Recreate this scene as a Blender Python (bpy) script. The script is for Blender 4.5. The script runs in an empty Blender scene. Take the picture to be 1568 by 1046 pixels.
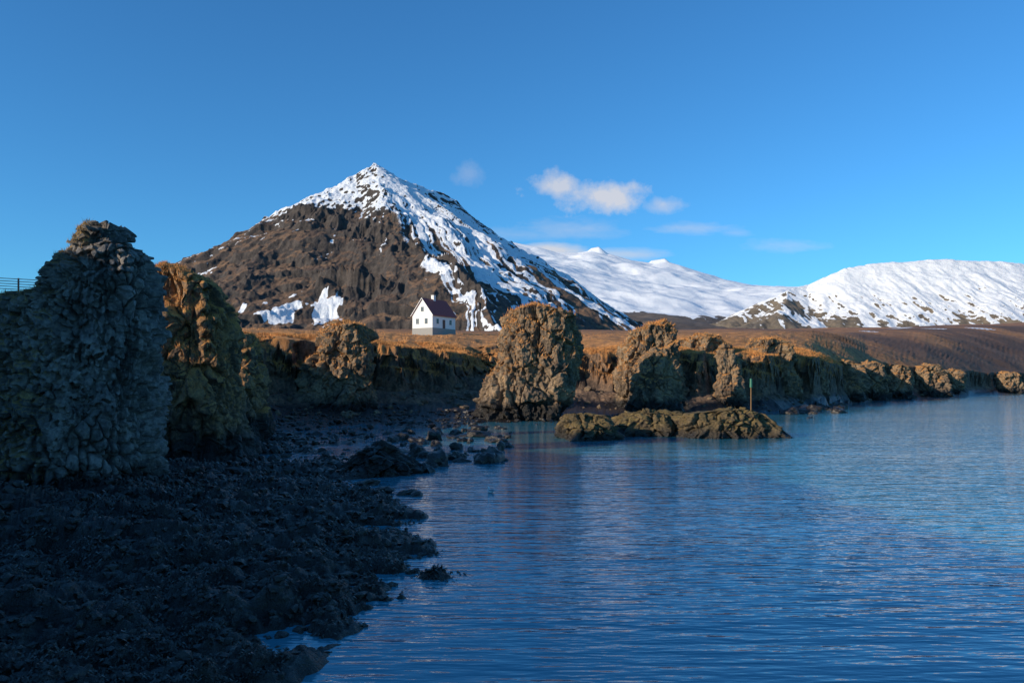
import bpy, math, numpy as np, time
from mathutils import Vector
T0=time.time()
scene=bpy.context.scene
rng=np.random.default_rng(7)
F=1220.0; CX=784.0; YH=585.0; H=5.0
def W(px,py,Y): return ((px-CX)/F*Y, Y, H+(YH-py)/F*Y)

# ------------------------------------------------------------ noise
def _h(ix,iy,iz,s):
    n=(ix.astype(np.int64)*374761393+iy.astype(np.int64)*668265263+iz.astype(np.int64)*1440662683+int(s)*974634777)
    n=(n & 0xffffffff).astype(np.uint32)
    n^=n>>np.uint32(13); n*=np.uint32(1274126177); n^=n>>np.uint32(16)
    n*=np.uint32(2246822519); n^=n>>np.uint32(13)
    return n.astype(np.float64)/4294967296.0
def vn2(x,y,s=0):
    ix=np.floor(x);iy=np.floor(y);fx=x-ix;fy=y-iy
    fx=fx*fx*(3-2*fx);fy=fy*fy*(3-2*fy);z=np.zeros_like(ix)
    a=_h(ix,iy,z,s);b=_h(ix+1,iy,z,s);c=_h(ix,iy+1,z,s);d=_h(ix+1,iy+1,z,s)
    return (a*(1-fx)+b*fx)*(1-fy)+(c*(1-fx)+d*fx)*fy
def vn3(x,y,z,s=0):
    iz=np.floor(z);fz=z-iz;fz=fz*fz*(3-2*fz)
    ix=np.floor(x);iy=np.floor(y);fx=x-ix;fy=y-iy
    fx=fx*fx*(3-2*fx);fy=fy*fy*(3-2*fy)
    def pl(k):
        a=_h(ix,iy,k,s);b=_h(ix+1,iy,k,s);c=_h(ix,iy+1,k,s);d=_h(ix+1,iy+1,k,s)
        return (a*(1-fx)+b*fx)*(1-fy)+(c*(1-fx)+d*fx)*fy
    return pl(iz)*(1-fz)+pl(iz+1)*fz
def fbm2(x,y,o=4,s=0):
    t=0;a=.5;n=0
    for i in range(o):
        t=t+a*vn2(x,y,s+i);n+=a;a*=.5
        x,y=(x*1.6-y*1.2)+17.3,(x*1.2+y*1.6)+5.1
    return t/n*2-1
def fbm3(x,y,z,o=4,s=0):
    t=0;a=.5;n=0
    for i in range(o):
        t=t+a*vn3(x,y,z,s+i);n+=a;a*=.5
        x,y,z=(x*1.6-y*1.2)+17.3,(x*1.2+y*1.6)+5.1,z*2+3.7
    return t/n*2-1
def ridg2(x,y,o=4,s=0):
    t=0;a=.5;n=0
    for i in range(o):
        t=t+a*(1-np.abs(vn2(x,y,s+i)*2-1));n+=a;a*=.5
        x,y=(x*1.6-y*1.2)+17.3,(x*1.2+y*1.6)+5.1
    return t/n
def wor2(x,y,s=0):
    ix=np.floor(x);iy=np.floor(y);z=np.zeros_like(ix)
    f1=np.full(x.shape,9.);f2=np.full(x.shape,9.)
    for a in(-1,0,1):
        for b in(-1,0,1):
            cx=ix+a;cy=iy+b
            d=np.hypot(cx+_h(cx,cy,z,s)-x,cy+_h(cx,cy,z,s+50)-y)
            f2=np.minimum(f2,np.maximum(d,f1));f1=np.minimum(f1,d)
    return f1,f2
def wor3(x,y,z,s=0):
    ix=np.floor(x);iy=np.floor(y);iz=np.floor(z)
    f1=np.full(x.shape,9.);f2=np.full(x.shape,9.);idv=np.zeros(x.shape)
    for a in(-1,0,1):
        for b in(-1,0,1):
            for c in(-1,0,1):
                cx=ix+a;cy=iy+b;cz=iz+c
                h=_h(cx,cy,cz,s)
                d=np.sqrt((cx+h-x)**2+(cy+_h(cx,cy,cz,s+50)-y)**2+(cz+_h(cx,cy,cz,s+90)-z)**2)
                idv=np.where(d<f1,h,idv)
                f2=np.minimum(f2,np.maximum(d,f1));f1=np.minimum(f1,d)
    return f1,f2,idv
def ss(a,b,x):
    t=np.clip((x-a)/(b-a),0,1);return t*t*(3-2*t)

# ------------------------------------------------------------ mesh helpers
def mesh_np(name,V,Q,mat,col=None,smooth=True):
    me=bpy.data.meshes.new(name)
    V=np.ascontiguousarray(V,dtype=np.float32).reshape(-1,3);Q=np.ascontiguousarray(Q,dtype=np.int32)
    k=Q.shape[1]
    me.vertices.add(len(V));me.vertices.foreach_set('co',V.ravel())
    me.loops.add(Q.size);me.loops.foreach_set('vertex_index',Q.ravel())
    me.polygons.add(len(Q));me.polygons.foreach_set('loop_start',np.arange(0,Q.size,k,dtype=np.int32))
    me.polygons.foreach_set('use_smooth',np.full(len(Q),smooth,dtype=bool))
    if col is not None:
        at=me.attributes.new('m','FLOAT_COLOR','POINT')
        c=np.ones((len(V),4),dtype=np.float32);c[:,:3]=col.reshape(-1,3)
        at.data.foreach_set('color',c.ravel())
    me.update(calc_edges=True)
    me.materials.append(mat)
    ob=bpy.data.objects.new(name,me);scene.collection.objects.link(ob);return ob
def gridq(R,C,wrap=False):
    i=np.arange(R-1)[:,None];j=np.arange(C if wrap else C-1)[None,:];j2=(j+1)%C
    return np.stack([i*C+j,i*C+j2,(i+1)*C+j2,(i+1)*C+j],-1).reshape(-1,4)

# ------------------------------------------------------------ node helper
class NT:
    def __init__(s,tree): s.t=tree;s.n=tree.nodes;s.l=tree.links
    def new(s,typ,ins=None,**p):
        nd=s.n.new(typ)
        for k,v in p.items(): setattr(nd,k,v)
        if ins:
            for k,v in ins.items(): s.set(nd.inputs[k],v)
        return nd
    def set(s,inp,v):
        if isinstance(v,bpy.types.NodeSocket): s.l.new(v,inp)
        elif isinstance(v,bpy.types.Node): s.l.new(v.outputs[0],inp)
        else:
            if isinstance(v,(tuple,list)) and inp.type=='RGBA' and len(v)==3: v=(*v,1)
            inp.default_value=v
    def math(s,op,a,b=0.0,clamp=False):
        return s.new('ShaderNodeMath',{0:a,1:b},operation=op,use_clamp=clamp).outputs[0]
    def mix(s,f,a,b):
        nd=s.new('ShaderNodeMix',data_type='RGBA');s.set(nd.inputs[0],f);s.set(nd.inputs[6],a);s.set(nd.inputs[7],b);return nd.outputs[2]
    def mul(s,a,b):
        nd=s.new('ShaderNodeMix',data_type='RGBA',blend_type='MULTIPLY');nd.inputs[0].default_value=1;s.set(nd.inputs[6],a);s.set(nd.inputs[7],b);return nd.outputs[2]
    def ramp(s,f,*st):
        nd=s.new('ShaderNodeValToRGB');s.set(nd.inputs[0],f);cr=nd.color_ramp
        while len(cr.elements)<len(st): cr.elements.new(.5)
        for e,(p,c) in zip(cr.elements,st):
            e.position=p;e.color=(*c,1) if isinstance(c,tuple) else (c,c,c,1)
        return nd.outputs[0]
    def noise(s,co,sc,det=5,rough=.6,out=0):
        nd=s.new('ShaderNodeTexNoise',{'Vector':co,'Scale':sc,'Detail':det,'Roughness':rough});return nd.outputs[out]
    def mapr(s,v,a,b,c=0.,d=1.):
        return s.new('ShaderNodeMapRange',{0:v,1:a,2:b,3:c,4:d}).outputs[0]
def newmat(name):
    m=bpy.data.materials.new(name);m.use_nodes=True;m.node_tree.nodes.clear();n=NT(m.node_tree)
    bs=n.new('ShaderNodeBsdfPrincipled');o=n.new('ShaderNodeOutputMaterial');n.l.new(bs.outputs[0],o.inputs[0]);return m,n,bs
def simple(name,c,rough=.7,var=.15,sc=3.,metal=0):
    m,n,bs=newmat(name);co=n.new('ShaderNodeTexCoord').outputs['Object']
    f=n.noise(co,sc,4)
    n.set(bs.inputs['Base Color'],n.mix(f,tuple(x*(1-var) for x in c),tuple(min(1,x*(1+var)) for x in c)))
    bs.inputs['Roughness'].default_value=rough;bs.inputs['Metallic'].default_value=metal;return m

def rockmat(name,dark,light,grass=(0.30,0.17,0.055),gthr=(.55,.8),scale=1.0,bump=.12,lichen=.5,lich=(.24,.17,.055),weedc=((.007,.005,.004),(.020,.015,.011),(.05,.038,.026)),wetrough=.4,farland=False):
    """fractured rock with dry grass on up-facing parts; attribute m: R grass, G wet/weed, B snow"""
    m,n,bs=newmat(name)
    geo=n.new('ShaderNodeNewGeometry');co=geo.outputs['Position']
    at=n.new('ShaderNodeAttribute',attribute_name='m');sp=n.new('ShaderNodeSeparateColor',{0:at.outputs['Color']})
    nz=n.new('ShaderNodeSeparateXYZ',{0:geo.outputs['Normal']}).outputs[2]
    n1=n.noise(co,.35*scale,5,.62);n2=n.noise(co,2.3*scale,6,.72);n3=n.noise(co,11*scale,3,.7)
    rock=n.ramp(n1,(.3,dark),(.52,tuple((a+b)/2 for a,b in zip(dark,light))),(.72,light))
    rock=n.mul(rock,n.ramp(n2,(.3,.3),(.48,.9),(.72,1.6)))
    lic=n.ramp(n.math('ADD',n.math('MULTIPLY',n1,.4),n.math('MULTIPLY',n2,.6)),(.5,0.),(.6,1.))
    rock=n.mix(n.math('MULTIPLY',lic,lichen),rock,lich)
    g=n.math('MULTIPLY',sp.outputs[0],n.mapr(n.math('ADD',nz,n.math('MULTIPLY',n.math('SUBTRACT',n2,.5),.7)),gthr[0],gthr[1]))
    gc=n.mix(n.ramp(n1,(.38,0.),(.62,1.)),grass,tuple(x*y for x,y in zip(grass,(.40,.42,.5))))
    if farland:
        yd=n.new('ShaderNodeSeparateXYZ',{0:co}).outputs[1];nf=n.noise(n.new('ShaderNodeMapping',{'Vector':co,'Scale':(1,.5,1)}).outputs[0],.016,7,.68)
        fb=n.ramp(nf,(.36,(.10,.048,.028)),(.48,(.20,.092,.045)),(.58,(.48,.20,.065)),(.68,(.13,.07,.038)))
        gc=n.mix(n.mapr(yd,180,330),gc,fb)
    gc=n.mul(gc,n.ramp(n3,(.3,.55),(.55,1.1),(.75,1.5)))
    c=n.mix(g,rock,gc)
    wet=sp.outputs[1]
    weed=n.ramp(n2,(.38,weedc[0]),(.55,weedc[1]),(.7,weedc[2]))
    c=n.mix(wet,c,weed)
    sn=n.mapr(n.math('ADD',sp.outputs[2],n.math('MULTIPLY',n.math('SUBTRACT',n2,.5),.5)),.45,.55)
    c=n.mix(sn,c,(.82,.84,.87))
    n.set(bs.inputs['Base Color'],c)
    n.set(bs.inputs['Roughness'],n.mapr(wet,0,1,.9,wetrough))
    hgt=n.math('ADD',n.math('MULTIPLY',n2,.7),n.math('MULTIPLY',n3,.3))
    b=n.new('ShaderNodeBump',{'Strength':1.0,'Distance':bump,'Height':hgt});n.set(bs.inputs['Normal'],b.outputs[0])
    return m
M_terr=rockmat('cliff_and_grass',(.06,.04,.03),(.28,.175,.11),grass=(.76,.32,.085),gthr=(.3,.6),bump=.35,lichen=.3,lich=(.36,.19,.075),farland=True)
M_stack=rockmat('basalt_warm',(.065,.048,.036),(.40,.275,.17),grass=(.70,.32,.09),gthr=(.4,.75),bump=.4,lichen=.3,lich=(.44,.27,.10))
M_near=rockmat('basalt_near',(.08,.075,.072),(.31,.285,.265),grass=(.32,.20,.07),gthr=(.3,.7),scale=2.0,bump=.14,lichen=.15,lich=(.26,.18,.08))
M_near2=rockmat('basalt_near_warm',(.07,.048,.034),(.36,.225,.125),grass=(.72,.33,.085),gthr=(.15,.6),scale=1.6,bump=.2,lichen=.45,lich=(.60,.28,.075))

# ------------------------------------------------------------ terrain
cl=[(-40,-30,21),(-41,3,20),(-35,18,17),(-28,31,9.0),(-31,50,9.6),(-34,72,10.4),(-37,98,11.3),(-24,119,11.6),(-6,136,10.6),(12,142,10.6),(30,140,11.0),(46,146,10.6),
    (62,165,10.2),(78,190,9.6),(100,225,9.4),(140,270,9.2),(200,340,9.0),(280,420,9),(600,640,10),(2600,900,12),(9000,-200,12),(9000,-3000,12)]
cl=np.array(cl,float);cphi=np.arctan2(cl[:,0],cl[:,1]);clR=np.log(np.hypot(cl[:,0],cl[:,1]));cltop=cl[:,2]
def Rof(phi): return np.exp(np.interp(phi,cphi,clR))
shore=[(-15,-80),(-9,-12),(-6.2,4),(-4.8,13.2),(-4.2,16.3),(-1.8,20.7),(-3.9,27),(-5.8,35),(-9.2,40.5),(-5,44.5),(-8.5,50),(-6.5,58),(-2.6,70),(1,84),(7,88),(16,104),(22,112),(32,118),(44,136),(56,150),(70,168),(91,203),(144,262),(218,339),(330,430),(600,560),(2600,800),(9000,-300)]
poly=np.array(shore+[(9000,-9000),(-15,-9000)],float)
def shore_d(X,Y):
    d=np.full(X.shape,1e9);S=np.array(shore,float)
    for a,b in zip(S[:-1],S[1:]):
        v=b-a;t=np.clip(((X-a[0])*v[0]+(Y-a[1])*v[1])/(v@v),0,1)
        d=np.minimum(d,np.hypot(X-a[0]-t*v[0],Y-a[1]-t*v[1]))
    ins=np.zeros(X.shape,bool);n=len(poly)
    for i in range(n):
        a=poly[i];b=poly[(i+1)%n]
        if a[1]==b[1]: continue
        c=((a[1]>Y)!=(b[1]>Y))&(X<(b[0]-a[0])*(Y-a[1])/(b[1]-a[1])+a[0]);ins^=c
    return np.where(ins,-d,d)
def terrain(X,Y):
    phi=np.arctan2(X,Y);r=np.hypot(X,Y);R=Rof(phi);top=np.interp(phi,cphi,cltop)
    far=np.clip(r/120,.15,1)
    wx=X+1.3*fbm2(X/4,Y/4,5,11);wy=Y+1.3*fbm2(X/4+9,Y/4,5,12)
    ds=shore_d(wx,wy)+1.2*fbm2(X/9,Y/9,3,14)*far
    slope=np.interp(r,[25,45,54,105,120,200],[.12,.07,.018,.020,.035,.06])
    z=np.where(ds>0,np.minimum(slope*ds,2.4),np.maximum(.25*ds,-3))
    f1,f2=wor2(X/1.1+.5*fbm2(X,Y,2,3),Y/1.1+.5*fbm2(X,Y,2,4),21);g1,g2=wor2(X/.42+.3*fbm2(X*2,Y*2,2,3),Y/.42,23);k1,k2=wor2(X/3.6+.4*fbm2(X/2,Y/2,2,5),Y/3.6,25)
    rough=np.exp(-np.clip(r-90,0,1e9)/80)*ss(-2.5,.3,ds)
    lump=(.5-f1)*.36+(.5-g1)*.20+(.5-k1)*.55+.42*fbm2(X/2.2,Y/2.2,4,31)+.22*fbm2(X/.5,Y/.5,4,32)+.10*(ridg2(X/.25,Y/.25,2,33)-.5)
    flat=np.interp(r,[40,52,105,120],[1,.85,.8,1])
    tw=np.interp(r,[44,52,98,108],[0,1,1,0])
    z=z+lump*rough*flat-.46*tw+.55*fbm2(X/9,Y/6,2,35)*tw*ss(0,4,ds)
    e=r-R
    but=8.5*fbm2(X/15,Y/15,2,41)+3.6*(ridg2(X/7,Y/7,3,43)-.6)*1.6+.9*fbm2(X/1.6,Y/1.6,3,44)
    but=but*np.interp(R,[30,60,110,300],[.25,.35,1.15,1.3])
    d=e+but
    z=z+2.3*ss(-13,0,d)+.5*fbm2(X/3,Y/3,3,46)*ss(-13,-4,d)
    w=3.2+9*ss(.0,.3,fbm2(X/22+3,Y/22,2,48))*ss(60,110,R)*(1-.7*ss(150,180,R))
    t=np.clip(d/w,0,1);t=t+.06*np.sin(t*22+X*.4)*t*(1-t)*4
    prof=t**.8
    inland=np.clip(e,0,None)
    u=phi*40;nf_=np.exp(-np.clip(r-180,0,None)/140)
    cap=H+(.0600+.0050*fbm2(u/5,np.log(r)*3,3,58))*r+1.0
    land=top+.13*inland+1.9*fbm2(X/12,Y/12,4,51)*ss(0,15,d+4)*(.3+.7*nf_)+.4*fbm2(X/2,Y/2,3,52)*nf_
    land=land+3.2*(ridg2(X/50,Y/26,4,54)-.6)*ss(8,40,e)*ss(20,28,np.degrees(phi)+8)
    far2=np.clip(r-400,0,None)/400
    land=land+ (6*fbm2(X/260,Y/260,4,53))*np.clip(far2,0,3)
    k=2+.004*r
    land=-k*np.log(np.exp(-np.clip((land-cap)/k,-30,30))+1)+cap
    land=np.where(phi<-.8,top+.05*inland+.6*fbm2(X/6,Y/6,4,51),land)+.35*fbm2(X/3,Y/3,3,59)*nf_
    land=np.where(r>6500,np.minimum(land,400),land)
    zz=np.where(d>0,z*(1-prof)+land*prof,z)
    return zz,d,t,ds
A=math.radians
phi=np.concatenate([np.linspace(A(-128),A(-37),150,endpoint=False),np.linspace(A(-37),A(37),1150,endpoint=False),np.linspace(A(37),A(75),70)])
Rc=Rof(phi)
def rows(R):
    a=1/np.linspace(1/4.,1/(R-13),430,endpoint=False)
    lin=np.linspace(4.,R-13,430,endpoint=False)
    a=a*.8+lin*.2
    b=np.linspace(R-13,R+16,310,endpoint=False)
    c=np.exp(np.linspace(np.log(R+16),np.log(max(14000,R*1.6)),220))
    return np.concatenate([a,b,c])
RR=np.stack([rows(x) for x in Rc],1)
X=RR*np.sin(phi)[None];Y=RR*np.cos(phi)[None]
Z,D,Tt,DS=terrain(X,Y)
near=(RR<700)
m=np.clip(4*Tt*(1-Tt),0,1)*near
f1,f2,idv=wor3(X/2.4,Y/2.4,Z/3.4,5);h1,h2,idh=wor3(X/.9,Y/.9,Z/1.3,6)
dr=-m*((idv-.5)*3.0+(idh-.5)*1.2+(.5-h1)*.4)
gr=ss(.25,.65,Tt+.35*fbm2(X/4,Y/4,3,60))*(D>0)
wet=(1-ss(1.5,2.4,Z+.5*fbm2(X/3,Y/3,3,62)))*(D<3)
TX,TY,TZ,TG=X,Y,Z,gr
X=X+dr*np.sin(phi)[None];Y=Y+dr*np.cos(phi)[None]
snow=0*X
for (px,py,Yd,rx,ry) in [(1365,533,700,16,22),(1430,541,560,9,9),(1400,536,640,8,10),(1330,548,420,5,6),(1500,545,600,12,8)]:
    x0=(px-CX)/F*Yd;snow=np.maximum(snow,1-ss(.6,1.4,np.hypot((X-x0)/rx,(Y-Yd)/ry)))
col=np.stack([gr,wet,snow],-1)
mesh_np('terrain',np.stack([X,Y,Z],-1),gridq(*X.shape),M_terr,col)
print('terrain',time.time()-T0)
def tz(x,y):
    a=terrain(np.array([float(x)]),np.array([float(y)]));return float(a[0][0])

# ------------------------------------------------------------ rock stacks
STK={}
def stack(name,prof,Yd,depth,mat,cell=.8,amp=.35,seed=0,nt=420,nz=260,zb=None,weedz=2.2,big=.5,pillow=0.,n=2.6,gthr=(.25,.6),gx=None):
    """prof: rows (height-mark, left, right) top->bottom ; depth: half depth at top and bottom (m)"""
    pr=np.array(prof,float);s=Yd/F
    zz=H+(YH-pr[:,0])*s;xl=(pr[:,1]-CX)*s;xr=(pr[:,2]-CX)*s
    o=np.argsort(zz);zz=zz[o];xl=xl[o];xr=xr[o]
    if zb is not None and zb<zz[0]:
        zz=np.r_[zb,zz];xl=np.r_[xl[0]-.3,xl];xr=np.r_[xr[0]+.3,xr]
    capn=int(nz*.16)
    z=np.linspace(zz[0],zz[-1],nz)
    L=np.interp(z,zz,xl);R_=np.interp(z,zz,xr);tt=(z-zz[0])/(zz[-1]-zz[0])
    dp=depth[1]+(depth[0]-depth[1])*tt
    z=np.r_[z,np.full(capn,zz[-1])];L=np.r_[L,np.full(capn,L[-1])];R_=np.r_[R_,np.full(capn,R_[-1])];dp=np.r_[dp,np.full(capn,dp[-1])]
    sc=np.r_[np.ones(nz),np.linspace(1,0.0,capn)]
    th=np.linspace(0,2*np.pi,nt,endpoint=False)
    c=np.cos(th);sn=np.sin(th);k=(np.abs(c)**n+np.abs(sn)**n)**(-1/n)
    cx=((L+R_)/2)[:,None];hw=((R_-L)/2)[:,None]
    X=cx+hw*sc[:,None]*(k*c)[None];Y=Yd+(dp*sc)[:,None]*(k*sn)[None]+0*X;Z=np.repeat(z[:,None],nt,1)+ (1-sc[:,None])*.25
    nx=(k*c)[None]/np.maximum(hw,.4);ny=(k*sn)[None]/np.maximum(dp[:,None],.4);l=np.hypot(nx,ny);nx=nx/l*sc[:,None];ny=ny/l*sc[:,None];nzv=(1-sc)[:,None]+0*nx
    lim=np.minimum(1,hw/2.2)
    B=fbm3(X/(5*big),Y/(5*big),Z/(9*big),3,seed)*2.3*big*lim+fbm3(X/(1.8*big),Y/(1.8*big),Z/(3.2*big),3,seed+2)*1.1*big*lim
    jx=X+.35*cell*fbm3(X/cell,Y/cell,Z/cell,2,seed+3);jz=Z+.3*cell*fbm3(X/cell+5,Y/cell,Z/cell,2,seed+4)
    b1,b2,idb=wor3(jx/(cell*2.3),Y/(cell*2.3),jz/(cell*3.6),seed+7)
    f1,f2,idv=wor3(jx/cell,Y/cell,jz/(cell*1.5),seed+9)
    g1,g2,idg=wor3(jx/(cell*.45),Y/(cell*.45),jz/(cell*.55),seed+19)
    dd=B+amp*((idb-.5)*2.0+(idv-.5)*1.3)+amp*.55*(idg-.5)+amp*.5*fbm3(X/.6,Y/.6,Z/.6,4,seed+5)
    if pillow:
        pm=pillow*ss(-.15,.25,fbm3(X/3,Y/3,Z/3,2,seed+40)+.2-.8*np.clip((Z-zz[0])/(zz[-1]-zz[0]),0,1)+.15)
        dd=dd+pm*amp*((.5-f1**1.5)*1.6-.9*np.exp(-((f2-f1)/.10)**2))+(pillow-pm)*amp*1.3*(idg-.5)
    else: dd=dd-amp*.6*np.exp(-((b2-b1)/.06)**2)
    X=X+nx*dd;Y=Y+ny*dd;Z=Z+nzv*dd*.9+.35*amp*(idv-.5)
    up=np.clip((Z-zz[0])/(zz[-1]-zz[0]),0,1)
    gr=ss(gthr[0],gthr[1],up+.45*fbm3(X/2,Y/2,Z/2,3,seed+30))
    if gx: gr=gr*(.12+.88*(1-ss(gx[0],gx[1],X+1.2*fbm3(X,Y,Z,3,seed+31))))
    wet=1-ss(weedz-.5,weedz+.6,Z+.5*fbm2(X,Y,2,4))
    col=np.stack([gr,wet,0*gr],-1)
    STK[seed]=(X,Y,Z,gr)
    return mesh_np(name,np.stack([X,Y,Z],-1),gridq(*X.shape,wrap=True),mat,col)
S='basalt_sea_stack'
stack(S,[(357,149,178),(364,136,182),(378,124,186),(384,118,212),(398,110,222),(414,104,228),(430,96,229),(450,62,228),(475,0,226),(515,-70,225),(560,-120,223),(640,-170,222),(700,-200,224),(760,-220,226)],33,(1.0,4.4),M_near,cell=.44,amp=.26,seed=3,nt=1000,nz=560,zb=-.3,weedz=1.4,big=.42,pillow=1.2,gthr=(.0,.4),gx=(-18.4,-16.4),n=2.9)
stack(S,[(412,246,278),(425,240,312),(440,236,334),(465,235,342),(490,235,350),(560,235,354),(620,228,360),(690,222,372)],50,(1.6,3.6),M_near2,cell=.7,amp=.36,seed=13,nt=600,nz=360,zb=-.3,weedz=1.9,big=.42,n=3)
stack(S,[(515,374,388),(540,366,396),(600,362,400),(660,356,408)],66,(1.5,3.0),M_near2,cell=.8,amp=.38,seed=23,nt=360,nz=200,zb=-.3,big=.45)
stack(S,[(499,508,556),(512,496,564),(530,490,567),(556,478,567),(570,468,568),(600,462,572),(618,450,578)],112,(2.2,5.0),M_stack,cell=1.2,amp=.6,seed=33,zb=0,nt=360,nz=220)
stack(S,[(472,796,842),(478,784,860),(486,776,874),(500,770,882),(520,766,885),(550,762,886),(580,748,882),(605,734,874),(630,728,862),(640,726,856)],107,(3.0,5.5),M_stack,cell=1.0,amp=.55,seed=47,nt=640,nz=380,zb=-.5,big=.38,n=3.2)
stack(S,[(500,985,1034),(508,966,1040),(540,950,1043),(570,945,1045),(606,940,1052)],134,(2.5,5.0),M_stack,cell=1.3,amp=.7,seed=53,zb=0,nt=360,nz=220,big=.5)
stack(S,[(540,992,1012),(552,980,1028),(575,972,1036),(612,962,1044)],121,(1.4,4.0),M_stack,cell=1.1,amp=.5,seed=63,zb=0,nt=360,nz=200)
stack(S,[(536,1102,1124),(548,1098,1128),(585,1094,1136)],134,(1.2,2.5),M_stack,cell=1.0,amp=.45,seed=73,zb=0,big=.35,nt=240,nz=160)
stack(S,[(520,1046,1100),(532,1040,1112),(595,1040,1120)],150,(3,5),M_stack,cell=1.2,amp=.7,seed=83,zb=0,nt=300,nz=180,big=.8)
stack(S,[(521,1152,1196),(532,1146,1212),(590,1140,1222)],156,(3,4),M_stack,cell=1.3,amp=.7,seed=93,zb=0,nt=300,nz=180,big=.6)
stack(S,[(538,1222,1240),(550,1214,1252),(590,1208,1262)],172,(2,4),M_stack,cell=1.4,amp=.7,seed=103,zb=0,nt=240,nz=140,big=.6)
for i,(px,w,pt,Yd) in enumerate([(1290,22,554,200),(1330,18,557,218),(1378,14,560,236),(1420,20,561,262),(1455,14,567,296),(1545,16,571,350)]):
    stack(S,[(pt,px-w*.6,px+w*.5),(pt+6,px-w*.9,px+w),(pt+42,px-w*1.2,px+w*1.3)],Yd,(2.5,4.5),M_stack,cell=1.6,amp=.9,seed=200+i,nt=200,nz=100,zb=0,big=.8)
Rf='tidal_reef'
M_reef=rockmat('weedy_reef',(.045,.034,.024),(.19,.135,.07),grass=(.24,.16,.05),gthr=(.3,.7),bump=.25,lichen=.3,lich=(.27,.17,.06))
stack(Rf,[(634,868,908),(640,854,932),(656,846,946),(678,858,950)],71,(1.5,5),M_reef,cell=.8,amp=.45,seed=303,zb=-1,weedz=.6,big=.6,nt=360,nz=120)
stack(Rf,[(633,950,1040),(642,936,1055),(668,930,1060)],76,(2.0,4),M_reef,cell=.9,amp=.45,seed=313,zb=-1,weedz=.6,big=.4,nt=360,nz=120)
stack(Rf,[(628,1104,1146),(633,1058,1166),(646,1042,1184),(672,1034,1200)],73,(1.2,4),M_reef,cell=.8,amp=.4,seed=323,zb=-1,weedz=.6,big=.35,nt=420,nz=120)
stack(Rf,[(690,560,596),(700,548,612),(720,530,640),(730,520,655)],44,(1.0,3),M_reef,cell=.5,amp=.35,seed=333,zb=-1,weedz=2.2,big=.45,nt=420,nz=120)
print('stacks',time.time()-T0)

# ------------------------------------------------------------ dry grass blades
def grassblades(P,hgt,wid,mat,name='dry_grass'):
    N=len(P);a=rng.uniform(0,6.28,N);h=hgt*rng.uniform(.5,1.3,N);ln=rng.normal(0,.45,(N,2))*h[:,None]
    dx=np.cos(a)*wid*rng.uniform(.6,1.3,N);dy=np.sin(a)*wid
    b0=P+np.stack([-dx,-dy,-.05+0*h],-1);b1=P+np.stack([dx,dy,-.05+0*h],-1);t=P+np.stack([ln[:,0],ln[:,1],h],-1)
    V=np.stack([b0,b1,t],1).reshape(-1,3);mesh_np(name,V,np.arange(3*N).reshape(-1,3),mat,smooth=False)
def pick(X,Y,Z,g,N,thr,jit):
    idx=np.flatnonzero((g>thr).ravel())
    k=rng.choice(idx,N);P=np.stack([X.ravel()[k],Y.ravel()[k],Z.ravel()[k]],-1)
    P[:,:2]+=rng.normal(0,jit,(N,2))*.3
    return P
def bladed(name,a,b):
    m,n,bs=newmat(name);co=n.new('ShaderNodeNewGeometry').outputs['Position'];f=n.noise(co,1.3,4,.7);f2=n.noise(co,14,2,.7)
    n.set(bs.inputs['Base Color'],n.mul(n.mix(n.ramp(f,(.4,0.),(.6,1.)),a,b),n.ramp(f2,(.3,.6),(.7,1.4))));bs.inputs['Roughness'].default_value=.8;return m
GB=bladed('dry_grass_near',(.46,.29,.11),(.24,.165,.06));GB2=bladed('dry_grass_gold',(.76,.34,.10),(.40,.18,.055))
def upfacing(X,Y,Z):
    P=np.stack([X,Y,Z],-1);a=np.gradient(P,axis=0);b=np.gradient(P,axis=1);c=np.cross(b,a);return c[...,2]/(np.linalg.norm(c,axis=-1)+1e-9)
for sd_,N,hg,wd,th,mt in((3,15000,.15,.010,.5,GB),(13,9000,.22,.018,.3,GB2),(23,2500,.25,.02,.3,GB2)):
    X_,Y_,Z_,g_=STK[sd_];up=np.abs(upfacing(X_,Y_,Z_));cl_=fbm3(X_/1.2,Y_/1.2,Z_/1.2,3,55)
    grassblades(pick(X_,Y_,Z_,np.where((up>.5)&(cl_>0),g_,0),N,th,.06),hg,wd,mt)
for sd_,N in((33,3000),(47,5000),(53,4000),(83,3000),(93,3000)):
    X_,Y_,Z_,g_=STK[sd_];up=np.abs(upfacing(X_,Y_,Z_))
    grassblades(pick(X_,Y_,Z_,np.where(up>.5,g_,0),N,.4,.2),.4,.05,GB2)
gpatch=fbm2(TX/9,TY/9,4,57)
sel=(TG>.5)&(RR<210)&(np.abs(phi)[None]<A(36))&(gpatch>-.15);grassblades(pick(TX,TY,TZ,sel*1.0,80000,.5,.5),.40,.05,GB2)
print('grass',time.time()-T0)

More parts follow.
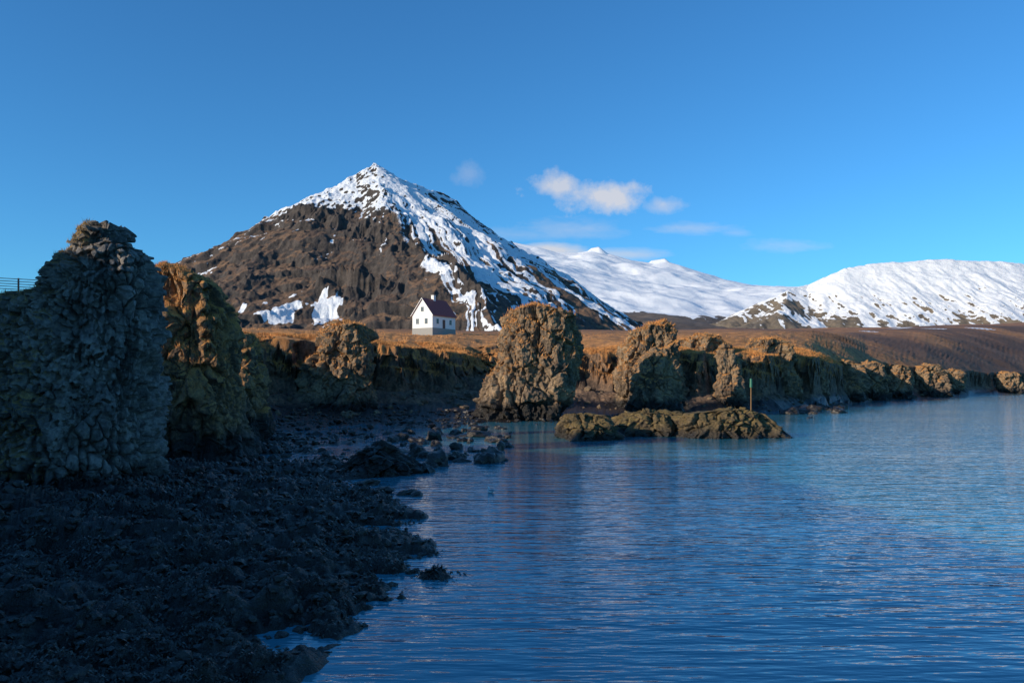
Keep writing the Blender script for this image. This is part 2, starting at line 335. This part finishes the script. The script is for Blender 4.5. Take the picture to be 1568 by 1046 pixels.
# ------------------------------------------------------------ boulders
def ico(sub):
    import bmesh
    bm=bmesh.new();bmesh.ops.create_icosphere(bm,subdivisions=sub,radius=1)
    v=np.array([x.co[:] for x in bm.verts]);f=np.array([[q.index for q in p.verts] for p in bm.faces]);bm.free();return v,f
def boulders(name,P,Sz,mat,sub=2,sink=.25,wetv=1.0):
    v,f=ico(sub);N=len(P);seed=rng.uniform(0,500,(N,1))
    ax=rng.uniform(.55,1.35,(N,1,3));ax[:,:,2]*=.7
    V=np.repeat(v[None],N,0)
    q=V*1.3
    dsp=1+.8*fbm3(q[...,0]+seed,q[...,1]+seed*2,q[...,2],2,7)
    V=V*dsp[...,None]*ax*Sz[:,None,None]
    a=rng.uniform(0,6.28,(N,1));x=V[...,0]*np.cos(a)-V[...,1]*np.sin(a);y=V[...,0]*np.sin(a)+V[...,1]*np.cos(a)
    V=np.stack([x,y,V[...,2]],-1)+P[:,None,:]
    V[...,2]+=(.35-sink)*Sz[:,None]
    Fc=(f[None]+np.arange(N)[:,None,None]*len(v)).reshape(-1,3)
    col=np.zeros((N*len(v),3));col[:,1]=wetv
    return mesh_np(name,V.reshape(-1,3),Fc,mat,col,smooth=False)
N=26000
r=1/rng.uniform(1/115,1/9.,N);r=np.where(rng.random(N)<.45,rng.uniform(9,115,N),r);ph=rng.uniform(A(-36),A(20),N)
bx=r*np.sin(ph);by=r*np.cos(ph);bz,bd,_,bs_=terrain(bx,by)
ok=(bs_>-1.0)&(bd<0)&(bz>-.3)&(rng.random(N)<np.where(bs_<0,.2,np.where((r>52)&(r<100)&(bz<.1),.25,1)))
bx,by,bz,r=bx[ok],by[ok],bz[ok],r[ok];sz=np.minimum(np.exp(rng.normal(-2.3,.5,len(bx))),.22)*np.clip(r/30,.6,2.0)
M_wet=rockmat('wet_weedy_rock',(.02,.02,.02),(.06,.055,.05),bump=.06,scale=3,lichen=.1,weedc=((.008,.006,.005),(.026,.020,.015),(.11,.088,.068)))
boulders('beach_stones',np.stack([bx,by,bz],-1),sz,M_wet,1)
N=80000
r=1/rng.uniform(1/60,1/9.,N);ph=rng.uniform(A(-36),A(8),N);bx=r*np.sin(ph);by=r*np.cos(ph);bz,bd,_,bs_=terrain(bx,by)
ok=(bs_>-.6)&(bd<0)&(bz<2.3)&(fbm2(bx/1.5,by/1.5,3,91)>-.12);P=np.stack([bx,by,bz],-1)[ok];n_=len(P)
a=rng.uniform(0,6.28,n_);L_=rng.uniform(.06,.2,n_)*np.clip(np.hypot(P[:,0],P[:,1])/20,.8,2);d_=np.stack([np.cos(a),np.sin(a),0*a],-1);s_=np.stack([-np.sin(a),np.cos(a),0*a],-1)*(L_*.16)[:,None]
up_=np.array([0,0,1.])
V=np.stack([P+up_*.02,P+d_*(L_*.5)[:,None]+s_+up_*(L_*.45)[:,None],P+d_*L_[:,None]+up_*.01,P+d_*(L_*.5)[:,None]-s_+up_*(L_*.45)[:,None]],1).reshape(-1,3)
M_wrack,n,bs=newmat('seaweed');co=n.new('ShaderNodeNewGeometry').outputs['Position']
n.set(bs.inputs['Base Color'],n.ramp(n.noise(co,3,4,.7),(.35,(.012,.009,.006)),(.6,(.05,.037,.022)),(.75,(.15,.115,.08))));bs.inputs['Roughness'].default_value=.3
mesh_np('seaweed',V,np.arange(4*n_).reshape(-1,4),M_wrack,smooth=False)
N=7000
r=rng.uniform(85,330,N);ph=rng.uniform(A(-20),A(33),N);bx=r*np.sin(ph);by=r*np.cos(ph);bz,bd,_,bs_=terrain(bx,by)
ok=(bs_>-1)&(bd<1)&(bd>-16);bx,by,bz=bx[ok],by[ok],bz[ok]
boulders('beach_cobbles',np.stack([bx,by,bz],-1),np.exp(rng.normal(-1.1,.5,len(bx))),M_stack,1,wetv=.3)
pts=[(757,690,.35),(762,688,.3),(700,702,.5),(690,704,.35),(668,706,.4),(712,698,.3),(625,757,.35),(638,759,.25),(820,725,.12),(655,722,.5),(1240,640,.3),(1262,627,.9),(1210,634,1.0),(1230,628,1.0),(1285,626,.9),(742,705,.2),(730,660,.8),(700,666,.6),(640,690,.5),(585,755,.4),(560,742,.5)]
for i in range(90):
    a=rng.uniform(0,1);pts.append((rng.uniform(600,800)-a*30,648+a*66+rng.uniform(-6,6),float(np.exp(rng.normal(-1.1,.45)))))
for i in range(24): pts.append((rng.uniform(1180,1300),rng.uniform(624,634),rng.uniform(.4,1.2)))
P=[];Sz=[]
for a,b,c in pts:
    Yd=H*F/(b-YH);P.append(((a-CX)/F*Yd,Yd,-.05));Sz.append(c*1.2)
boulders('skerry_rocks',np.array(P),np.array(Sz),M_wet,3)

# ------------------------------------------------------------ mountains
def ridgeh(X,Y,ridges):
    h=np.full(X.shape,-900.)
    def fall(d,s):
        return s*d if not isinstance(s,tuple) else s[0]*np.minimum(d,s[1])+s[2]*np.maximum(d-s[1],0)
    for pts,s in ridges:
        p=np.array(pts,float)
        if len(p)==1: h=np.maximum(h,p[0,2]-fall(np.hypot(X-p[0,0],Y-p[0,1]),s));continue
        for a,b in zip(p[:-1],p[1:]):
            v=(b-a)[:2];t=np.clip(((X-a[0])*v[0]+(Y-a[1])*v[1])/(v@v),0,1)
            h=np.maximum(h,a[2]+t*(b[2]-a[2])-fall(np.hypot(X-a[0]-t*v[0],Y-a[1]-t*v[1]),s))
    return h
def pdist(X,Y,pts):
    d=np.full(X.shape,1e9);p=np.array(pts,float)
    for a,b in zip(p[:-1],p[1:]):
        v=(b-a)[:2];t=np.clip(((X-a[0])*v[0]+(Y-a[1])*v[1])/(v@v),0,1);d=np.minimum(d,np.hypot(X-a[0]-t*v[0],Y-a[1]-t*v[1]))
    return d
def mtgrid(pxa,pxb,Ya,Yb,C,Rn):
    u=np.linspace((pxa-CX)/F,(pxb-CX)/F,C);y=np.linspace(Ya,Yb,Rn)
    Yg=np.repeat(y[:,None],C,1);return Yg*u[None],Yg
def mtmat(name,brown,brown2,sc,bump,snowc=(.80,.82,.85),edge=.6):
    m,n,bs=newmat(name);geo=n.new('ShaderNodeNewGeometry');co=geo.outputs['Position']
    at=n.new('ShaderNodeAttribute',attribute_name='m');sp=n.new('ShaderNodeSeparateColor',{0:at.outputs['Color']})
    n1=n.noise(co,.012*sc,5,.65);n2=n.noise(co,.07*sc,6,.75)
    c=n.mix(n.ramp(n1,(.35,0.),(.65,1.)),brown,brown2)
    c=n.mul(c,n.ramp(n2,(.3,.5),(.5,1.),(.75,1.5)))
    c=n.mix(sp.outputs[1],c,n.mul((.046,.036,.030),n.ramp(n2,(.3,.4),(.7,2.1))))
    sn=n.mapr(n.math('ADD',sp.outputs[0],n.math('MULTIPLY',n.math('SUBTRACT',n2,.5),edge)),.42,.58)
    n.set(bs.inputs['Base Color'],n.mix(sn,c,snowc));bs.inputs['Roughness'].default_value=.9
    b=n.new('ShaderNodeBump',{'Strength':.8,'Distance':bump,'Height':n2});n.set(bs.inputs['Normal'],b.outputs[0]);return m
P0=W(575,252,1800)
L1=[W(424,350,1640),W(450,341,1630),W(480,338,1610),W(520,345,1570),W(550,350,1540),W(580,366,1500)]
L2=[W(380,436,1330),W(400,430,1330),W(450,424,1320),W(470,410,1310),W(500,402,1300),W(560,408,1290),W(600,420,1290),W(640,440,1270)]
L3=[W(625,356,1430),W(655,366,1400),W(692,370,1370),W(712,395,1340)]
L4=[W(690,395,1300),W(735,415,1230),W(742,432,1200)]
ridges=[([P0],(1.6,14,.74)),
 ([W(566,260,1800),W(600,268,1840),W(640,284,1890),W(665,292,1930),W(690,300,1950),W(715,322,1990),W(745,346,2030),W(820,383,2110),W(890,433,2180),W(985,499,2250)],.80),
 ([P0,W(545,268,1790),W(520,290,1770),W(480,322,1730),W(430,344,1680),W(400,365,1640),W(340,396,1600),W(280,409,1550),W(200,440,1500),W(60,490,1450)],.60),
 ([P0,W(590,278,1730),W(603,305,1660),W(622,335,1560),W(655,372,1370),W(700,392,1260),W(745,436,1150),W(775,490,1050)],.72),
 (L1,(3.0,34,.50)),(L2,(2.8,20,.40)),(L3,(2.6,36,.6)),(L4,(2.4,18,.55)),
 ([W(520,470,1130),W(580,452,1150),W(640,462,1130)],(1.4,12,.5))]
Xg,Yg=mtgrid(-350,1120,950,2650,1300,640)
wa=fbm2(Xg/120,Yg/120,4,1);wx=Xg+20*wa+6*fbm2(Xg/28,Yg/28,4,2);wy=Yg+20*fbm2(Xg/120+7,Yg/120,4,3)+6*fbm2(Xg/28,Yg/28,4,4)
hh=ridgeh(wx,wy,ridges)
h0=ridgeh(Xg,Yg,ridges[:3]);dpk=np.hypot(Xg-P0[0],Yg-P0[1])
hh=hh*ss(0,90,dpk)+h0*(1-ss(0,90,dpk))
cm=np.zeros(Xg.shape)
for L_ in (L1,L2,L3,L4): cm=np.maximum(cm,np.exp(-(pdist(wx,wy+16,L_)/30)**2))
cm=cm*(ss(-.35,.15,fbm2(Xg/70,Yg/70,3,70)))
ang=np.arctan2(Yg-P0[1],Xg-P0[0])+.12*wa
gul=ridg2(ang*8+.8*fbm2(Xg/200,Yg/200,2,60),dpk/300,3,61);gul2=ridg2(ang*32,dpk/300,2,63)
right=ss(-30,30,(Xg-P0[0])-(P0[1]-Yg)*.33)
hh=hh-gul*15*ss(30,350,dpk)-gul2*8*ss(60,300,dpk)*(.3+.7*right)+(11-5*right)*(ridg2(Xg/60,Yg/60,5,65)-.5)+(17-7*right)*fbm2(Xg/100,Yg/100,6,67)*ss(20,200,dpk)+(6-2*right)*fbm2(Xg/14,Yg/14,3,68)
hh=hh+7*(ridg2(Xg/16,Yg/16,3,66)-.5)*(1-ss(10,120,dpk))+cm*(26*(ridg2(Xg/17,Yg/40,4,72)-.5)+3)
tq=hh/41+1.1*wa;hh=hh+ (ss(.35,.65,tq-np.floor(tq))-(tq-np.floor(tq)))*10*ss(.0,.4,fbm2(Xg/160,Yg/160,2,69)+.15)*(1-.8*right)
gy,gx=np.gradient(hh);dY=Yg[1,0]-Yg[0,0];dX=np.gradient(Xg,axis=1);slope=np.hypot(gy/dY,gx/dX)
nz=fbm2(Xg/45,Yg/45,5,71);nzf=fbm2(Xg/12,Yg/12,3,74)
hi=ss(0,45,hh+60*nz+22*nzf-(325-60*right))
stre=fbm2(ang*46,dpk/420,4,73)*1.15+.3*nz+.3*nzf-.9*(gul2-.55)
east=ss(-.08,.08,stre+(hh-150)/260)*right
sn=np.maximum(hi*(1-.95*ss(1.0,1.3,slope)),east*(1-.9*ss(1.15,1.5,slope)))
veil=ss(.12,.32,fbm2(ang*30,dpk/200,4,75)+.2*nzf+(hh-300)/260)*.9
sn=np.maximum(sn,veil*(1-ss(.85,1.1,slope)))*(1-.8*ss(.45,.75,cm))
for (px,Yd,rx,ry) in [(398,1205,15,34),(436,1215,19,44),(492,1220,19,50),(503,1165,13,22),(372,1215,8,22),(318,1400,18,30)]:
    x0=(px-CX)/F*Yd;q=np.hypot((Xg-x0+.1*(Yg-Yd))/rx,(Yg-Yd)/ry)+1.3*fbm2(Xg/24,Yg/40,5,79)+.7*gul2+.6*nzf
    sn=np.maximum(sn,1-ss(1.1,1.5,q))
rk=np.maximum(ss(.68,.95,slope+.15*nz),ss(.3,.6,cm)*.9)
mesh_np('mountain',np.stack([Xg,Yg,hh],-1),gridq(*Xg.shape),mtmat('mountain_rock_snow',(.22,.125,.064),(.11,.065,.042),1,6,edge=1.0),np.stack([sn,rk,0*sn],-1))
# glacier
Yb=9000
gl=[W(600,385,Yb+300),W(700,372,Yb+300),W(760,366,Yb+200),W(820,378,Yb),W(850,386,Yb),W(885,387,Yb),W(905,384,Yb),W(930,388,Yb),W(960,398,Yb),W(1000,403,Yb),W(1018,400,Yb),W(1035,410,Yb),W(1065,420,Yb),W(1110,428,Yb+100),W(1160,436,Yb+200),W(1240,440,Yb+300),W(1400,450,Yb+300)]
Xg,Yg=mtgrid(480,1500,4300,9900,700,300)
wx=Xg+200*fbm2(Xg/900,Yg/900,4,101);wy=Yg+300*fbm2(Xg/900,Yg/900,4,102)
k=ss(0,500,np.abs(Yg-Yb))
gr_=[(gl,(.34,700,.265)),([W(906,380,Yb),W(917,378,Yb)],.8),([W(998,399,Yb),W(1018,396,Yb)],.8)]
hh=ridgeh(Xg*(1-k)+wx*k,Yg*(1-k)+wy*k,gr_)
hh=hh+80*fbm2(Xg/700,Yg/700,4,103)*ss(50,900,np.abs(Yg-Yb))+24*(ridg2(Xg/340,Yg/340,4,105)-.5)*ss(0,300,np.abs(Yg-Yb))
sn=ss(-.3,.1,fbm2(Xg/160,Yg/260,5,107)*1.2+(hh-430)/90)
mesh_np('glacier',np.stack([Xg,Yg,hh],-1),gridq(*Xg.shape),mtmat('glacier_snow',(.14,.105,.08),(.08,.06,.05),.25,6,(.9,.9,.9)),np.stack([sn,0*sn,0*sn],-1))
# right snowy range
Yb=5000
rg=[W(1085,492,4700),W(1140,470,4750),W(1200,441,4850),W(1240,436,5000),W(1262,424,5000),W(1290,412,5000),W(1330,404,5050),W(1350,402,5050),W(1400,399,5050),W(1450,395,5050),W(1490,399,5050),W(1530,399,5050),W(1568,404,5050),W(1700,410,5100),W(1900,400,5100),W(2200,440,5000)]
sp1=[W(1200,441,4850),W(1190,470,4400)]
ribs=[(rg,.52),(sp1,.5)]
Xg,Yg=mtgrid(1030,2300,3500,5900,1000,360)
wx=Xg+60*fbm2(Xg/300,Yg/300,4,111);k=ss(0,250,np.abs(Yg-Yb-20))
hh=ridgeh(Xg*(1-k)+wx*k,Yg,ribs)
rb=ridg2(Xg/190+.9*fbm2(Xg/300,Yg/300,3,119),Yg/1100,3,113);rb2=ridg2(Xg/42+Yg/400,Yg/500,3,115)
low=np.clip((np.abs(Yg-Yb)-20)/600,0,1)
hh=hh-(rb*95+rb2*22)*low*(1-.6*low)+45*fbm2(Xg/240,Yg/240,5,117)*low+8*fbm2(Xg/60,Yg/60,3,118)
gy,gx=np.gradient(hh);dY=Yg[1,0]-Yg[0,0];dX=np.gradient(Xg,axis=1);slope=np.hypot(gy/dY,gx/dX)
nz=fbm2(Xg/50,Yg/200,5,121)
leftm=1-ss((1215-CX)/F,(1275-CX)/F,Xg/Yg)
sn=ss(-.5,-.0,nz*1.2+(hh-400)/200-1.2*ss(.6,1.1,slope)-.5*(rb2-.6)-.75*leftm*(1-ss(540,620,hh))+.5)
mesh_np('snowy_mountain',np.stack([Xg,Yg,hh],-1),gridq(*Xg.shape),mtmat('snow_range',(.20,.15,.10),(.12,.095,.07),.4,8,(.88,.87,.86)),np.stack([sn,0*sn,0*sn],-1))
print('mountains',time.time()-T0)

# ------------------------------------------------------------ sea
m,n,bs=newmat('sea_water');co=n.new('ShaderNodeNewGeometry').outputs['Position']
def wv(sx,sy,rot,det=4):
    mp=n.new('ShaderNodeMapping',{'Vector':co,'Rotation':(0,0,rot),'Scale':(sx,sy,1)});return n.noise(mp.outputs[0],1.0,det,.55)
a=wv(.14,.55,.12,2);b_=wv(.55,2.5,-.10,2);c_=wv(2.0,6.0,.2,2)
patch=n.ramp(wv(.012,.04,.1,3),(.35,.5),(.65,1.))
hgt=n.math('ADD',n.math('ADD',n.math('MULTIPLY',a,.14),n.math('MULTIPLY',b_,.10)),n.math('MULTIPLY',c_,.020))
hgt=n.math('MULTIPLY',hgt,patch)
bp=n.new('ShaderNodeBump',{'Strength':1.,'Distance':.8,'Height':hgt});n.set(bs.inputs['Normal'],bp.outputs[0])
bs.inputs['Base Color'].default_value=(.035,.21,.28,1);bs.inputs['Roughness'].default_value=.03;bs.inputs['IOR'].default_value=1.45
mesh_np('sea',np.array([(-9000,-9000,0),(14000,-9000,0),(14000,9000,0),(-9000,9000,0)]),np.array([[0,1,2,3]]),m)

# ------------------------------------------------------------ built things
import bmesh
def box(name,x0,x1,y0,y1,z0,z1,mat,parent=None,M=None):
    V=np.array([(x,y,z) for x in(x0,x1) for y in(y0,y1) for z in(z0,z1)],float)
    Q=np.array([[0,1,3,2],[4,6,7,5],[0,4,5,1],[2,3,7,6],[0,2,6,4],[1,5,7,3]])
    ob=mesh_np(name,V,Q,mat,smooth=False)
    if parent: ob.parent=parent
    return ob
def pmesh(name,V,Fs,mat,parent=None):
    me=bpy.data.meshes.new(name);me.from_pydata(V,[],Fs);me.materials.append(mat);ob=bpy.data.objects.new(name,me);scene.collection.objects.link(ob)
    if parent: ob.parent=parent
    return ob
white=simple('white_render',(.8,.79,.76),.8,.06);redroof=simple('red_roof',(.30,.05,.04),.6,.2);glass=simple('dark_glass',(.03,.04,.05),.15,.1);trim=simple('white_trim',(.75,.75,.73),.6,.05);dark=simple('brown_door',(.10,.04,.025),.6,.1);conc=simple('concrete',(.3,.29,.27),.9,.15)
hs=bpy.data.objects.new('white_house',None);scene.collection.objects.link(hs)
hx,hy,hz=W(663,504.5,195)
hw,L,eh,rh=3.1,9.4,3.7,7.6
box('plinth',-hw-.05,hw+.05,-.05,L+.05,-4.5,.35,conc,hs)
V=[(-hw,0,.35),(hw,0,.35),(hw,0,eh),(0,0,rh-.12),(-hw,0,eh),(-hw,L,.35),(hw,L,.35),(hw,L,eh),(0,L,rh-.12),(-hw,L,eh)]
pmesh('walls',V,[(0,1,2,3,4),(9,8,7,6,5),(1,6,7,2),(5,0,4,9)],white,hs)
sl=(rh-eh)/hw
for sgn,nm in((-1,'roof_left'),(1,'roof_right')):
    xo=sgn*(hw+.35);ze=eh-.35*sl
    V=[(0,-.3,rh),(xo,-.3,ze),(xo,L+.3,ze),(0,L+.3,rh),(0,-.3,rh+.16),(xo,-.3,ze+.16),(xo,L+.3,ze+.16),(0,L+.3,rh+.16)]
    pmesh(nm,V,[(0,1,2,3),(4,7,6,5),(0,4,5,1),(1,5,6,2),(2,6,7,3)],redroof,hs)
    V=[(0,-.34,rh-.06),(xo,-.34,ze-.06),(xo,-.34,ze+.15),(0,-.34,rh+.15),(0,-.3,rh-.06),(xo,-.3,ze-.06),(xo,-.3,ze+.15),(0,-.3,rh+.15)]
    pmesh('bargeboard',V,[(0,1,2,3),(7,6,5,4),(0,4,5,1),(3,2,6,7)],trim,hs)
def win(x,z,w,h,side=False):
    if not side:
        box('window_frame',x-w/2-.1,x+w/2+.1,-.06,.02,z-.1,z+h+.1,trim,hs);box('window',x-w/2,x+w/2,-.085,-.062,z,z+h,glass,hs);box('glazing_bar',x-.03,x+.03,-.11,-.087,z,z+h,trim,hs)
    else:
        box('window_frame',hw-.02,hw+.06,x-w/2-.1,x+w/2+.1,z-.1,z+h+.1,trim,hs);box('window',hw+.062,hw+.085,x-w/2,x+w/2,z,z+h,glass,hs)
win(-1.5,1.35,.8,1.3);win(1.2,1.35,.8,1.3);win(0,4.4,.8,1.1);win(2,1.4,.9,1.2,True);win(7.3,1.4,.9,1.2,True)
box('door',hw-.02,hw+.07,4.1,5.1,.35,2.5,dark,hs)
box('chimney',-.4,.4,4.0,4.8,rh-.8,rh+1.1,white,hs);box('chimney_cap',-.48,.48,3.92,4.88,rh+1.1,rh+1.25,conc,hs)
hs.location=(hx-2.6,hy,hz);hs.rotation_euler=(0,0,-math.radians(32))

steel=simple('weathered_steel',(.07,.065,.06),.6,.2)
fe=bpy.data.objects.new('metal_fence',None);scene.collection.objects.link(fe)
p0=np.array(W(98,431,54));p1=np.array(W(-160,417,50));nP=8
for i in range(nP):
    p=p0+(p1-p0)*i/(nP-1);box('post_%d'%i,p[0]-.04,p[0]+.04,p[1]-.04,p[1]+.04,min(p[2]-2.6,tz(p[0],p[1])-.3),p[2]+.05,steel,fe)
for k in range(5):
    o=np.array([0,-.06,-.02-k*.17]);t=.022
    V=[tuple(q+o+np.array(s)) for q in(p0,p1) for s in((0,-t,-t),(0,t,-t),(0,t,t),(0,-t,t))]
    pmesh('rail_%d'%k,V,[(0,1,5,4),(1,2,6,5),(2,3,7,6),(3,0,4,7),(0,3,2,1),(4,5,6,7)],steel,fe)
mk=bpy.data.objects.new('marker_pole',None);scene.collection.objects.link(mk)
green=simple('green_paint',(.03,.16,.09),.5,.1);rust=simple('rusty_steel',(.2,.11,.04),.7,.3)
def cyl(name,x,y,z0,z1,r0,r1,mat,par,n=12):
    V=[];
    for z,r in((z0,r0),(z1,r1)):
        V+=[(x+r*math.cos(i*2*math.pi/n),y+r*math.sin(i*2*math.pi/n),z) for i in range(n)]
    Fs=[(i,(i+1)%n,n+(i+1)%n,n+i) for i in range(n)]+[tuple(range(n))[::-1],tuple(range(n,2*n))];return pmesh(name,V,Fs,mat,par)
mx,my,mz=W(1150,645,73)
cyl('base',mx,my,mz-.8,mz+.35,.2,.14,conc,mk);cyl('pole',mx,my,mz+.3,mz+3.1,.06,.055,rust,mk);cyl('beacon',mx,my,mz+3.1,mz+3.9,.13,.10,green,mk)
gl_=bpy.data.objects.new('seagull',None);scene.collection.objects.link(gl_)
gy_=36.;gxx=(751-CX)/F*gy_
wm=simple('white_feathers',(.75,.75,.74),.8,.05);gm=simple('grey_feathers',(.3,.32,.35),.8,.1);ym=simple('yellow_beak',(.6,.4,.05),.5,.1)
def ell(name,c,s,mat,rot=(0,0,0)):
    v,f=ico(3);V=v.copy();V[:,0]*=np.where(V[:,0]<0,1.25,1)
    ob=mesh_np(name,V*np.array(s),f,mat);ob.location=c;ob.rotation_euler=rot;ob.parent=gl_;return ob
ell('body',(0,0,.07),(.19,.09,.085),wm,(0,.12,0));ell('wings',(-.05,0,.11),(.19,.085,.06),gm,(0,.1,0));ell('neck',(.14,0,.15),(.05,.04,.09),wm,(0,.3,0));ell('head',(.18,0,.23),(.055,.042,.042),wm);ell('beak',(.25,0,.222),(.035,.012,.012),ym)
gl_.location=(gxx,gy_,0);gl_.rotation_euler=(0,0,2.2)

# ------------------------------------------------------------ light & sky
el=16.5;sd=Vector((-.87,-.49,0)).normalized();rot=math.atan2(sd.x,sd.y)
sv=Vector((sd.x*math.cos(A(el)),sd.y*math.cos(A(el)),math.sin(A(el))))
sun=bpy.data.lights.new('sun','SUN');sun.energy=5;sun.angle=A(.5);sun.color=(1,.86,.67)
so=bpy.data.objects.new('sun',sun);scene.collection.objects.link(so);so.rotation_euler=(-sv).to_track_quat('-Z','Y').to_euler()
w=bpy.data.worlds.new('World');scene.world=w;w.use_nodes=True;w.node_tree.nodes.clear();n=NT(w.node_tree)
sky=n.new('ShaderNodeTexSky',sky_type='NISHITA');sky.sun_disc=False;sky.sun_elevation=A(el);sky.sun_rotation=rot%(2*math.pi);sky.altitude=600;sky.air_density=1.0;sky.dust_density=.4;sky.ozone_density=2.0
d=n.new('ShaderNodeTexCoord').outputs['Generated'];s=n.new('ShaderNodeSeparateXYZ',{0:d})
yy=n.math('MAXIMUM',s.outputs[1],.05);u=n.math('DIVIDE',s.outputs[0],yy);v=n.math('DIVIDE',s.outputs[2],yy)
uv=n.new('ShaderNodeCombineXYZ',{0:u,1:v})
nz1=n.noise(uv,24,6,.62);nz2=n.noise(n.new('ShaderNodeMapping',{'Vector':uv.outputs[0],'Scale':(1,3.2,1)}).outputs[0],16,5,.65)
def blob(px,py,rx,ry,nzs,amp,lo,hi,dens):
    du=n.math('DIVIDE',n.math('SUBTRACT',u,(px-CX)/F),rx/F);dv=n.math('DIVIDE',n.math('SUBTRACT',v,(YH-py)/F),ry/F)
    q=n.math('SQRT',n.math('ADD',n.math('MULTIPLY',du,du),n.math('MULTIPLY',dv,dv)))
    q=n.math('ADD',q,n.math('MULTIPLY',n.math('SUBTRACT',nzs,.5),amp))
    return n.math('MULTIPLY',n.mapr(q,lo,hi,1,0),dens)
bl=[blob(850,287,34,16,nz1,3.6,.2,1.5,.72),blob(928,302,62,20,nz1,3.8,.2,1.5,.8),blob(1018,313,32,10,nz1,3.6,.1,1.6,.5),blob(718,268,18,14,nz1,4.5,.1,1.6,.18),
    blob(870,352,60,12,nz2,3.4,.1,1.6,.25),blob(1065,350,50,8,nz2,3.4,.1,1.5,.28),blob(1200,377,48,8,nz2,3.4,.1,1.5,.25),blob(1125,357,20,5,nz2,3,.1,1.5,.2),blob(845,384,42,9,nz2,1.6,.5,1.6,.8),blob(940,390,60,8,nz2,1.6,.4,1.6,.5),blob(790,360,60,8,nz2,3,.1,1.6,.2)]
msk=bl[0]
for b in bl[1:]: msk=n.math('MAXIMUM',msk,b)
msk=n.math('MULTIPLY',msk,n.math('GREATER_THAN',s.outputs[1],.05))
tint=n.mul(sky.outputs[0],(.34,.89,1.32))
c=n.mix(msk,tint,(5.4,5.2,5.2))
bg=n.new('ShaderNodeBackground',{'Color':c,'Strength':.138});o=n.new('ShaderNodeOutputWorld');n.l.new(bg.outputs[0],o.inputs[0])

cam=bpy.data.cameras.new('camera');cam.sensor_width=36;cam.lens=36*F/1568;cam.shift_y=(YH-523)/1568;cam.clip_end=40000;cam.clip_start=.5
co_=bpy.data.objects.new('camera',cam);scene.collection.objects.link(co_);co_.location=(0,0,H);co_.rotation_euler=(math.pi/2,0,0);scene.camera=co_
scene.view_settings.view_transform='Standard';scene.view_settings.look='None';scene.view_settings.exposure=0
print('done',time.time()-T0)
